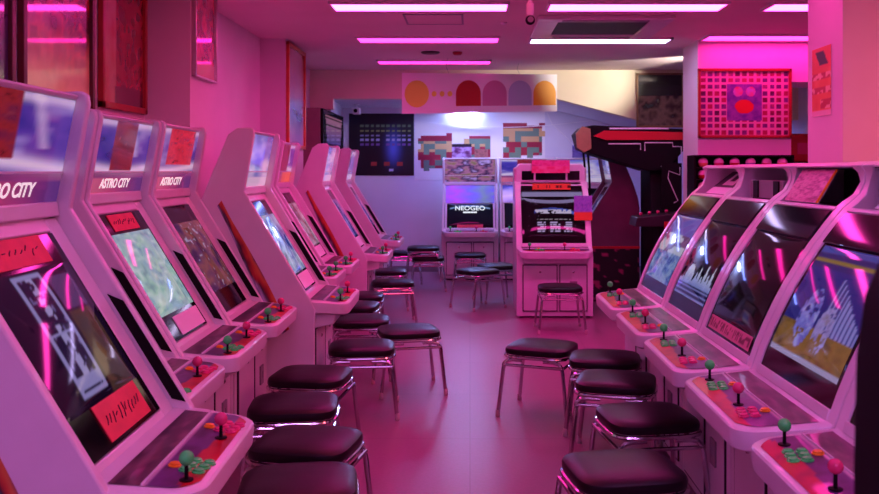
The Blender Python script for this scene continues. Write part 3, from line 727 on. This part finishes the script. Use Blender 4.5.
# ------------------------------------------------------------------ stools
def sup(a, hx, hy, e=4.5):
    c, s = math.cos(a), math.sin(a)
    k = (abs(c)**e+abs(s)**e)**(-1/e); return (hx*c*k, hy*s*k)
def seat_fn(b):
    n = 40; lev = [(.93, .352), (.985, .355), (1., .362), (1., .376), (.985, .386), (.93, .393), (.78, .400), (.5, .405), (.15, .407)]
    vs = []; fs = []
    for k, z in lev:
        for i in range(n):
            x, y = sup(2*math.pi*i/n, .190*k, .182*k); vs.append((x, y, z))
    for j in range(len(lev)-1):
        for i in range(n): fs.append((j*n+i, j*n+(i+1) % n, (j+1)*n+(i+1) % n, (j+1)*n+i))
    fs += [list(range(n))[::-1], list(range((len(lev)-1)*n, len(lev)*n))]
    b.add(vs, fs)
def rim_fn(b):
    b.tube([(*sup(2*math.pi*i/40, .188, .180), .343) for i in range(40)], .0098, 8, True)
def leg_fn(sx, sy):
    def f(b):
        b.tube([(sx*.06, sy*.170, .328), (sx*.12, sy*.172, .328), (sx*.152, sy*.174, .322), (sx*.167, sy*.177, .305), (sx*.174, sy*.180, .28), (sx*.202, sy*.192, .022)], .0112, 8)
    return f
def foot_fn(sx, sy):
    return lambda b: b.lathe([(.010, .040), (.0125, .036), (.0135, .004), (.011, 0)], (sx*.2035, sy*.193, 0), 12)
def rail_fn(a):
    def f(b):
        if a in (0, 1):
            s = 1 if a else -1; b.tube([(-.176, s*.181, .298), (.176, s*.181, .298)], .0085, 8)
        else:
            s = 1 if a == 3 else -1; b.tube([(s*.176, -.181, .298), (s*.176, .181, .298)], .0085, 8)
    return f
def stool(label, x, y, rz, z=0, group='black stools with chrome legs'):
    t = thing('stool', label, 'stool', (x, y, z), R(rz), group)
    part('seat', 'stool_seat', seat_fn, 'seat', t); part('seat_rim', 'stool_rim', rim_fn, 'chrome', t)
    for sx in (-1, 1):
        for sy in (-1, 1):
            l = part('leg', 'stool_leg%d%d' % (sx, sy), leg_fn(sx, sy), 'chrome', t)
            part('foot', 'stool_foot%d%d' % (sx, sy), foot_fn(sx, sy), 'foot', l)
    for a in range(4): part('rail', 'stool_rail%d' % a, rail_fn(a), 'chrome', t)
    return t
ST = [('nearest black stool on the left, cut by the bottom edge of the photo', -.559, 2.84, 8),
      ('second nearest black stool on the left, reddish sheen on its seat', -.615, 3.28, -10),
      ('third nearest black stool on the left beside the cabinet with the pale green screen', -0.769, 3.8, 6),
      ('fourth black stool on the left, lined up with the purple screen cabinet', -0.795, 4.35, -6),
      ('black stool in the left aisle beside the big pink cabinet side', -0.628, 5.06, 5),
      ('black stool farthest out in the left aisle, just behind the spread legged one', -.395, 5.58, 14),
      ('black stool tucked below the control panel of the pink sided cabinet', -.745, 5.97, 4),
      ('black stool half hidden behind the panel, in front of the far left pillar cabinet', -0.886, 6.59, -5),
      ('black stool mostly hidden by panels, just beyond the far left pillar cabinet', -0.9, 7.13, 4),
      ('black stool in the aisle before the cabinet beneath the wall monitor', -0.706, 7.98, 8),
      ('dark stool between the last two cabinets of the left row', -0.837, 8.88, 4),
      ('dark stool against the back wall left of the stacked pair', -0.81, 10.9, 3),
      ('stool under the NEOGEO cabinet at the back wall, seen square on', 0.0, 10.62, 2),
      ('stool in front of the NEOGEO cabinet, legs in full view on the blue floor', 0.08, 8.92, 38),
      ('stool behind and right of the blue floor one, left of the centre cabinet', 0.29, 9.38, 20),
      ('black stool square on in front of the centre cabinet', 0.79, 7.65, 1),
      ('black stool standing out in the aisle on the right, three legs on open floor', 0.419, 5.06, -22),
      ('black stool behind the nearer right ones, closest to the far right panel', 0.737, 4.75, -10),
      ('black stool on the right between the aisle stool and the row, pointed corner forward', 0.712, 4.24, -14),
      ('black stool on the right pushed to the panel of the blue fighting game', 0.735, 3.625, 8),
      ('nearest black stool on the right at the bottom of the photo', 0.524, 2.98, 10)]
for lb, x, y, rz in ST: stool(lb, x, y, rz)
stool('lower stool of the stacked pair in front of the back wall', -.49, 10.25, 2)
stool('upper stool of the stacked pair in front of the back wall', -.55, 10.27, 2, z=.115)

# ------------------------------------------------------------------ framed posters on the left side (planes facing +x) and elsewhere
def framed_x(name, label, x, y0, y1, z0, z1, frame, colfn, fw=.035, nx=40, ny=60, sgn=1, glass='glossart', cat='poster'):
    t = thing(name, label, cat, (x, (y0+y1)/2, z0)); w = (y1-y0)/2; h = z1-z0
    fx = sorted((0, sgn*.03))
    one('frame', lambda b: (b.box(*fx, -w, -w+fw, 0, h), b.box(*fx, w-fw, w, 0, h), b.box(*fx, -w, w, 0, fw), b.box(*fx, -w, w, h-fw, h)), frame, t, bevel=.004)
    art('print', nx, ny, lambda s, v: (sgn*.012, -w+fw*.8+(2*w-1.6*fw)*s, fw*.8+(h-1.6*fw)*v), colfn, glass, t)
    return t
def poster_fantasy(seed, cols, low):
    def f(s, v):
        c = pal(cols, 1.5*fbm(s*6+seed, v*9, seed)-.25)
        if vn(s*9, v*11, seed+4) > .74: c = mixc(c, lin(25, 10, 25), .7)
        if v < .5: c = mixc(low, c, (v-.12)/.38+.6*fbm(s*7, v*7, seed+2)-.3)
        return c
    return f
W = -1.948
framed_x('framed_poster', 'dark framed poster at the left edge, only a strip showing', W, 2.90, 3.68, 1.72, 2.60, 'dkframe', poster_fantasy(3, [lin(70, 30, 90), lin(140, 60, 120), lin(60, 20, 60)], lin(90, 60, 110)))
framed_x('framed_poster', 'large red framed poster with figures over a yellowish lower half, above the nearest cabinets', W, 3.74, 4.46, 1.68, 2.60, 'dkframe', poster_fantasy(5, [lin(120, 15, 25), lin(200, 40, 50), lin(90, 25, 45), lin(215, 90, 80)], lin(255, 245, 170)))
framed_x('framed_poster', 'framed poster with bright red frame and half dark purple picture next to the pillar', W, 4.55, 5.18, 1.735, 2.60, 'redframe', lambda s, v: (pal([lin(90, 15, 40), lin(170, 30, 60), lin(60, 12, 45)], fbm(s*8, v*8, 6)) if s > .32 else pal([lin(190, 50, 60), lin(200, 150, 120), lin(120, 40, 60)], fbm(s*8, v*6, 7))) if v > .12 or s < .3 else lin(110, 20, 60))
framed_x('framed_poster', 'narrow pink poster in a thin pale frame on the near left pillar', -1.678, 5.24, 5.68, 1.97, 2.55, 'alu', lambda s, v: pal([lin(180, 40, 80), lin(225, 90, 110), lin(140, 40, 80), lin(230, 130, 130)], fbm(s*6, v*8, 16)) if v > .18 else lin(225, 150, 150), fw=.014)
framed_x('framed_poster', 'tall orange wooden frame on the far left pillar, pale reflection painted on its picture', -1.713, 8.10, 8.93, 1.62, 2.61, 'orframe', lambda s, v: pal([lin(200, 140, 130), lin(190, 150, 190), lin(120, 110, 210), lin(230, 220, 250)], 1-v+.25*(fbm(s*3, v*4, 9)-.5)))  # pale to blue gradient paints the reflection in the glass
# wall monitor on the stub
t = thing('wall_monitor', 'small dark wall monitor with a tilted keystone picture above the left row', 'monitor', (-1.699, 10.68, 1.665))
one('housing', lambda b: b.box(0, .03, -.79, .80, 0, .45), 'blackm', t, bevel=.008)
art('picture', 24, 24, lambda s, v: (.0312, -.75+1.50*s, .02+.41*v), lambda s, v: mixc(lin(60, 60, 150), lin(190, 120, 150), v) if abs(s-.5) < .34+.1*v and .12 < v < .9 and not (int(v*24) % 5 == 0 and v > .5) else lin(14, 12, 26), 'screen', t)
# thumbnail poster on the partition (faces the camera)
def framed_y(name, label, x0, x1, y, z0, z1, frame, colfn, fw=.03, nx=60, ny=50, cat='poster', mt='glossart', flat=False):
    t = thing(name, label, cat, ((x0+x1)/2, y, z0)); w = (x1-x0)/2; h = z1-z0
    if frame: one('frame', lambda b: (b.box(-w, -w+fw, -.03, 0, 0, h), b.box(w-fw, w, -.03, 0, 0, h), b.box(-w, w, -.03, 0, 0, fw), b.box(-w, w, -.03, 0, h-fw, h)), frame, t, bevel=.003)
    q = fw*.8 if frame else 0
    one('backing', lambda b: b.box(-w+q, w-q, -.008, 0, q, h-q), 'white', t)
    art('print', nx, ny, lambda s, v: (-w+q+(2*w-2*q)*s, -.0095, q+(h-2*q)*v), colfn, mt, t, flat=flat)
    return t
def thumbs(s, v):
    if .305 < s < .695 and .23 < v < .80:
        c = pal([lin(75, 45, 150), lin(110, 70, 170), lin(150, 90, 190), lin(80, 40, 140)], fbm(s*16, v*14, 81))
        if (s-.5)**2/.0075+(v-.45)**2/.008 < 1.2+.4*vn(s*20, v*20, 5): c = lin(220, 40, 45)
        if min((s-.43)**2, (s-.57)**2)/.003+(v-.68)**2/.006 < 1: c = pal([lin(220, 80, 90), lin(190, 160, 230)], vn(s*24, v*20, 7))
        return c
    a, b = s*13, v*10; fa, fb = a-int(a), b-int(b)
    if fa < .2 or fa > .86 or fb < .2 or fb > .82: return lin(235, 170, 200)
    return pal([lin(120, 15, 50), lin(180, 60, 90), lin(70, 15, 60), lin(120, 60, 140), lin(200, 90, 90)], hsh(int(a), int(b), 5)*.8+.2*vn(a*3, b*3, 2))
framed_y('framed_poster', 'red framed poster with a grid of small thumbnails round a purple square', 2.135, 3.012, 8.169, 1.71, 2.36, 'redframe', thumbs, .025, 130, 100)
framed_y('framed_picture', 'dark picture in a brown wooden frame hung against the cream beam', 2.025, 2.60, 10.599, 1.93, 2.59, 'brframe', lambda s, v: pal([lin(15, 12, 18), lin(60, 30, 40), lin(150, 120, 110), lin(30, 20, 30), lin(12, 10, 16)], fbm(s*5, v*5, 91)) if v < .6 else lin(16, 13, 20), .022, 40, 40)
# orange flyer on the right pillar (faces -x)
t = thing('pillar_flyer', 'orange red flyer with dark emblem taped to the right pillar', 'flyer', (1.949, 4.815, 1.705))
def flyer(s, v):
    if v > .70:
        return lin(30, 20, 40) if abs((s-.5)+(v-.85)*1.2) < .22 and abs(v-.84) < .11 else lin(225, 75, 60)
    if .62 > v > .54 or .42 > v > .34 or (.24 > v > .10 and s > .45): return lin(190, 30, 60) if vn(s*9, v*30, 3) > .4 else lin(245, 190, 170)
    if v < .07: return lin(240, 190, 200)
    return pal([lin(225, 80, 50), lin(240, 140, 90)], vn(s*4, v*6, 6))
one('sheet', lambda b: b.box(-.003, 0, -.13, .13, 0, .38), 'white', t)
art('print', 30, 44, lambda s, v: (-.0042, .13-.26*s, .38*v), flyer, 'art', t)

# ------------------------------------------------------------------ hanging banner : generic stand-in shapes in the same colours
A0 = Vector((-.719, 9.2, 2.005)); B0 = Vector((1.02, 10.2, 2.098)); UPB = Vector((0, 0, .434))
t = thing('hanging_banner', 'white hanging banner with yellow disc, dots and four coloured arches', 'banner', A0)
xb_ = (B0-A0); nb = xb_.cross(UPB).normalized(); Lb = xb_.length
if nb.y > 0: nb = -nb
sheet = one('sheet', lambda b: b.prism([(0, 0), (1, 0), (1, 1), (0, 1)], 0, .006, lambda p, v: tuple(xb_*p[0]+UPB*p[1]-nb*v)), 'white', t)
def banner_shape(name, key, pts, m):
    one(name, lambda b: b.prism(pts, .0005, .0030, lambda p, v: tuple(xb_*(p[0]/Lb)+UPB*(p[1]/.434)+nb*v)), m, t)
for nm, c in (('b_yellow', lin(225, 240, 80)), ('b_red', lin(175, 10, 20)), ('b_pink', lin(205, 130, 170)), ('b_grey', lin(180, 190, 215)), ('b_amber', lin(245, 170, 25))): M[nm] = mat(nm, c, .55)
pxm = Lb/155.; hb_ = .434
circ = lambda cx, cy, r, n=28: [(cx+r*math.cos(2*math.pi*i/n), cy+r*math.sin(2*math.pi*i/n)) for i in range(n)]
banner_shape('disc', 'd', circ(13.5*pxm, .21, .145), 'b_yellow')
for k in range(3): banner_shape('dot', 'o', circ((29.5+7.5*k)*pxm, .21, .030, 14), 'b_yellow')
for k, m in enumerate(('b_red', 'b_pink', 'b_grey', 'b_amber')):
    cx = (62.5+26.3*k)*pxm; w = .158
    pts = [(cx-w, .075), (cx+w, .075)]+[(cx+w*math.cos(math.pi*i/16), .21+.150*math.sin(math.pi*i/16)) for i in range(17)]
    banner_shape('arch', 'a', pts, m)
for f_ in (.28, .74):
    p = xb_*f_+UPB
    one('cord', lambda b: b.tube([tuple(p), tuple(p+Vector((-.03, 0, (ZC-.002-A0.z-p.z)*.5))), tuple(p+Vector((-.01, 0, ZC-.002-A0.z-p.z)))], .0025, 6), 'grey', t)

# ------------------------------------------------------------------ back wall : space poster, backing sheet, pixel mosaics
KB = 12.095/870
bx = lambda u: (u-470)*KB
bz = lambda v: H+(171-v)*KB
def space(s, v):
    c = mixc(lin(6, 6, 16), lin(10, 10, 30), v)
    g = math.exp(-((s-.68)/.10)**2)*math.exp(-((v-.45)/.22)**2); c = mixc(c, lin(90, 110, 235), .8*g)
    rows = [(.80, lin(90, 120, 90)), (.72, lin(130, 150, 90)), (.645, lin(140, 140, 190)), (.575, lin(170, 170, 220)), (.50, lin(120, 80, 160))]
    for y, k in rows:
        if abs(v-y) < .017 and .16 < s < .97:
            a = (s-.16)/.081; fa = a-int(a)
            if .15 < fa < .8 and not (int(a) == 4 and y < .7): c = k
    for k in range(3):
        x = .38+.2*k
        if abs(s-x) < .045 and abs(v-.19) < .033: c = lin(150, 50, 45)
    if abs(s-.65) < .03 and abs(v-.09) < .018: c = lin(190, 190, 230)
    return c
framed_y('space_poster', 'large black poster with rows of coloured dashes and a blue glow on the back wall', bx(349), bx(414), 12.098, bz(175.5), bz(113.5), None, space, 0, 90, 80, mt='art')
t = tag(one('backing_sheet', lambda b: b.box(bx(414.6), bx(545), 12.090, 12.0995, bz(180), bz(110)), 'white'), 'big white sheet on the back wall behind the pixel mosaics', 'sheet')
RED, GRN, TAN = lin(150, 25, 55), lin(100, 130, 110), lin(205, 165, 110)
def mosaic(label, u0, u1, v0, v1, n, m, seed):
    """abstract field of coloured squares, one connected sheet"""
    w = bx(u1)-bx(u0); h = bz(v0)-bz(v1); vs = []; fs = []; cols = []
    idx = {}
    def vert(i, j):
        if (i, j) not in idx: idx[(i, j)] = len(vs); vs.append((-w/2+w*i/n, -.003, h*j/m))
        return idx[(i, j)]
    for i in range(n):
        for j in range(m):
            if (i in (0, n-1) or j in (0, m-1)) and hsh(i//2, j//2, seed+1) < .5: continue
            q = hsh(i//2, j//2, seed); tt = j/m
            c = RED if (tt > .78 or (tt < .45 and q > .35)) else (GRN if q < .45 else TAN)
            fs.append((vert(i, j), vert(i+1, j), vert(i+1, j+1), vert(i, j+1))); cols.append(c)
    me = bpy.data.meshes.new('pixel_mosaic'); me.from_pydata(vs, [], fs); me.materials.append(M['art'])
    at = me.color_attributes.new('art', 'FLOAT_COLOR', 'CORNER')
    at.data.foreach_set('color', [x for c in cols for x in (*c, 1)*4])
    o = link('pixel_mosaic', me, None, (bx((u0+u1)/2), 12.089, bz(v1))); tag(o, label, 'wall decal')
mosaic('pixel mosaic of red, green and tan squares nearest the space poster', 418, 452, 133, 171, 12, 14, 3)
mosaic('pixel mosaic of coloured squares right above the NEOGEO cabinet', 464, 493, 136, 160, 11, 9, 8)
mosaic('highest pixel mosaic of coloured squares, right end of the white sheet', 503, 545, 123, 158, 14, 13, 14)
# cables at the back
tag(one('cable', lambda b: b.tube([(bx(547), 12.085, bz(113)), (bx(552), 12.08, bz(124)), (bx(566), 12.075, bz(137)), (bx(572), 11.9, bz(146))], .006, 6), 'white'), 'thin pale cable running down the back wall right of the mosaics', 'cable')
tag(one('cable', lambda b: b.tube([(bx(414)+.02*i*7.6, 12.080, bz(121)-.09*math.sin(math.pi*i/16)) for i in range(17)], .005, 6), 'white'), 'drooping pale cable along the top of the white sheet', 'cable')

# ------------------------------------------------------------------ ceiling fittings
t = thing('air_conditioner', 'ceiling cassette air conditioner with a dark slotted grille', 'air conditioner', (1.08, 7.35, ZC))
t.scale = (1.15, 1.08, 1)
one('panel', lambda b: (b.box(-.47, .47, -.46, -.32, -.035, 0), b.box(-.47, .47, .32, .46, -.035, 0), b.box(-.47, -.32, -.32, .32, -.035, 0), b.box(.32, .47, -.32, .32, -.035, 0)), 'plastic', t, bevel=.008)
one('grille', lambda b: [b.box(-.315, .315, -.31+.052*k, -.275+.052*k, -.028, -.010) for k in range(12)], 'vent', t)
one('louvre', lambda b: (b.box(-.30, .30, .365, .415, -.042, -.030), b.box(-.30, .30, -.415, -.365, -.042, -.030)), 'grey', t)
t = thing('ceiling_hatch', 'rectangular access hatch outlined in the ceiling, left of the hanging camera', 'hatch', (-.29, 7.05, ZC))
t.scale = (1.08, 1.15, 1)
one('hatch_frame', lambda b: (b.box(-.22, .22, -.20, -.188, -.006, 0), b.box(-.22, .22, .188, .20, -.006, 0), b.box(-.22, -.205, -.2, .2, -.006, 0), b.box(.205, .22, -.2, .2, -.006, 0)), 'grey', t)
one('hatch_panel', lambda b: b.box(-.205, .205, -.188, .188, -.003, 0), 'ceil', t)
tag(one('ceiling_vent', lambda b: (b.lathe([(.098, 0), (.098, -.008), (.085, -.016), (.05, -.02), (.02, -.02)], n=24)), 'dkplastic', loc=(-.41, 9.0, ZC)), 'round black ceiling vent behind the second pink light', 'vent')
tag(one('smoke_detector', lambda b: (b.lathe([(.05, 0), (.05, -.014), (.036, -.03), (.01, -.032)], n=20)), 'redframe', loc=(-.13, 9.0, ZC)), 'small round red detector beside the round black vent', 'detector')
tag(one('ceiling_sensor', lambda b: b.lathe([(.028, 0), (.028, -.01), (.015, -.018)], n=16), 'white', loc=(.28, 7.2, ZC)), 'tiny pale sensor on the ceiling between hatch and air conditioner', 'sensor')
t = thing('hanging_camera', 'black ball camera on a pale stalk hanging from the ceiling, top centre', 'camera', (.36, 5.2, ZC))
one('stalk', lambda b: (b.lathe([(.045, 0), (.045, -.012), (.014, -.018), (.012, -.22), (.022, -.23), (.022, -.29), (.012, -.305)], n=16)), 'white', t)
hb = one('camera_ball', lambda b: b.ball((0, 0, -.328), .030, 18), 'blackm', t)
one('lens', lambda b: (b.lathe([(.018, -.026), (.018, -.034), (.011, -.034), (.010, -.030)], (0, 0, -.328), 18, axis='y')), 'grey', hb)
t = thing('dome_camera', 'small white camera hanging from the back room ceiling before the space poster', 'camera', (-1.50, 11.5, ZB))
one('bracket', lambda b: b.lathe([(.04, 0), (.04, -.01), (.012, -.015), (.012, -.05)], n=12), 'white', t)
one('camera_body', lambda b: (b.box(-.05, .05, -.10, .06, -.13, -.05)), 'white', t, bevel=.01)
one('lens', lambda b: b.lathe([(.025, -.10), (.025, -.115)], (0, 0, -.09), 14, axis='y'), 'blackm', t)

# ------------------------------------------------------------------ capsule machine against the partition
t = thing('capsule_machine', 'black capsule vending rack with round capsules below the thumbnail poster', 'vending machine', (2.49, 8.03, 0))
one('cabinet', lambda b: (b.box(-.455, .455, -.02, .13, 0, 1.545), b.box(-.455, .455, -.13, -.02, 0, 1.15), b.box(-.455, -.435, -.13, -.02, 1.15, 1.545), b.box(.435, .455, -.13, -.02, 1.15, 1.545), b.box(-.435, .435, -.13, -.02, 1.53, 1.545)), 'blackm', t)
for k in range(3): one('shelf', lambda b: b.box(-.435, .435, -.125, -.02, 1.214+.11*k-.006, 1.214+.11*k), 'dkplastic', t)
cc = [('pink', 'pink'), ('violet', 'cap_v'), ('orange', 'cap_o'), ('red', 'red')]
M['cap_dome'] = mat('pale_capsule_dome', (.75, .45, .6), .15); M['cap_v'] = mat('violet_capsule', (.35, .12, .5), .25); M['cap_o'] = mat('orange_capsule', (.8, .3, .15), .25)
row = {0: 'bottom', 1: 'middle', 2: 'top'}; nth = ['leftmost', 'second', 'third', 'fourth', 'fifth', 'rightmost']
for r in range(3):
    for k in range(6):
        cn, cm = cc[(k*2+r*3+(k//2)) % 4]
        c = thing('toy_capsule', '%s toy capsule, %s in the %s row of the black vending rack' % (cn, nth[k] if k in (0, 5) else nth[k]+' from the left', row[r]), 'capsule', (2.49-.36+.145*k, 7.955, 1.2142+.11*r), 0, 'toy capsules in the vending rack')
        part('lower_half', 'caplow', lambda b: b.lathe([(.010, 0), (.026, .004), (.040, .018), (.045, .040), (.045, .043)], n=16), cm, c)
        part('dome', 'capdome', lambda b: b.lathe([(.046, .040), (.046, .047), (.041, .066), (.027, .081), (.007, .088)], n=16), 'cap_dome', c)
# ------------------------------------------------------------------ things at the right
t = thing('red_cabinet', 'red machine with a small pale label standing behind the doorway at the right', 'machine', (3.55, 9.6, 0))
one('body', lambda b: (b.box(-.36, .36, -.3, .3, 0, 1.50)), 'blackm', t, bevel=.01)
one('red_head', lambda b: b.box(-.36, .36, -.3, .3, 1.50, 1.80), 'red', t, bevel=.02)
one('label_plate', lambda b: b.box(-.05, .10, -.306, -.30, 1.58, 1.70), 'pink', t)
t = thing('black_stand', 'black rounded machine side in the right foreground, cut by the frame', 'machine', (.64, .79, 0))
one('body', lambda b: b.xz([(-.222, .0), (-.226, 1.08), (-.223, 1.20), (-.214, 1.265), (-.195, 1.31), (-.16, 1.34), (-.10, 1.355), (.22, 1.355), (.22, 0)], -.18, .16), 'blackm', t, bevel=.012)
one('kick_plate', lambda b: b.box(-.21, .21, -.19, -.175, .02, .12), 'dkplastic', t)

# ------------------------------------------------------------------ world and view
w = bpy.data.worlds.new('world'); bpy.context.scene.world = w; w.use_nodes = True
w.node_tree.nodes['Background'].inputs['Color'].default_value = (.02, .01, .02, 1)
w.node_tree.nodes['Background'].inputs['Strength'].default_value = .2
vs = bpy.context.scene.view_settings
vs.view_transform = 'Standard'; vs.look = 'None'; vs.gamma = 1; vs.exposure = .08; vs.use_curve_mapping = False
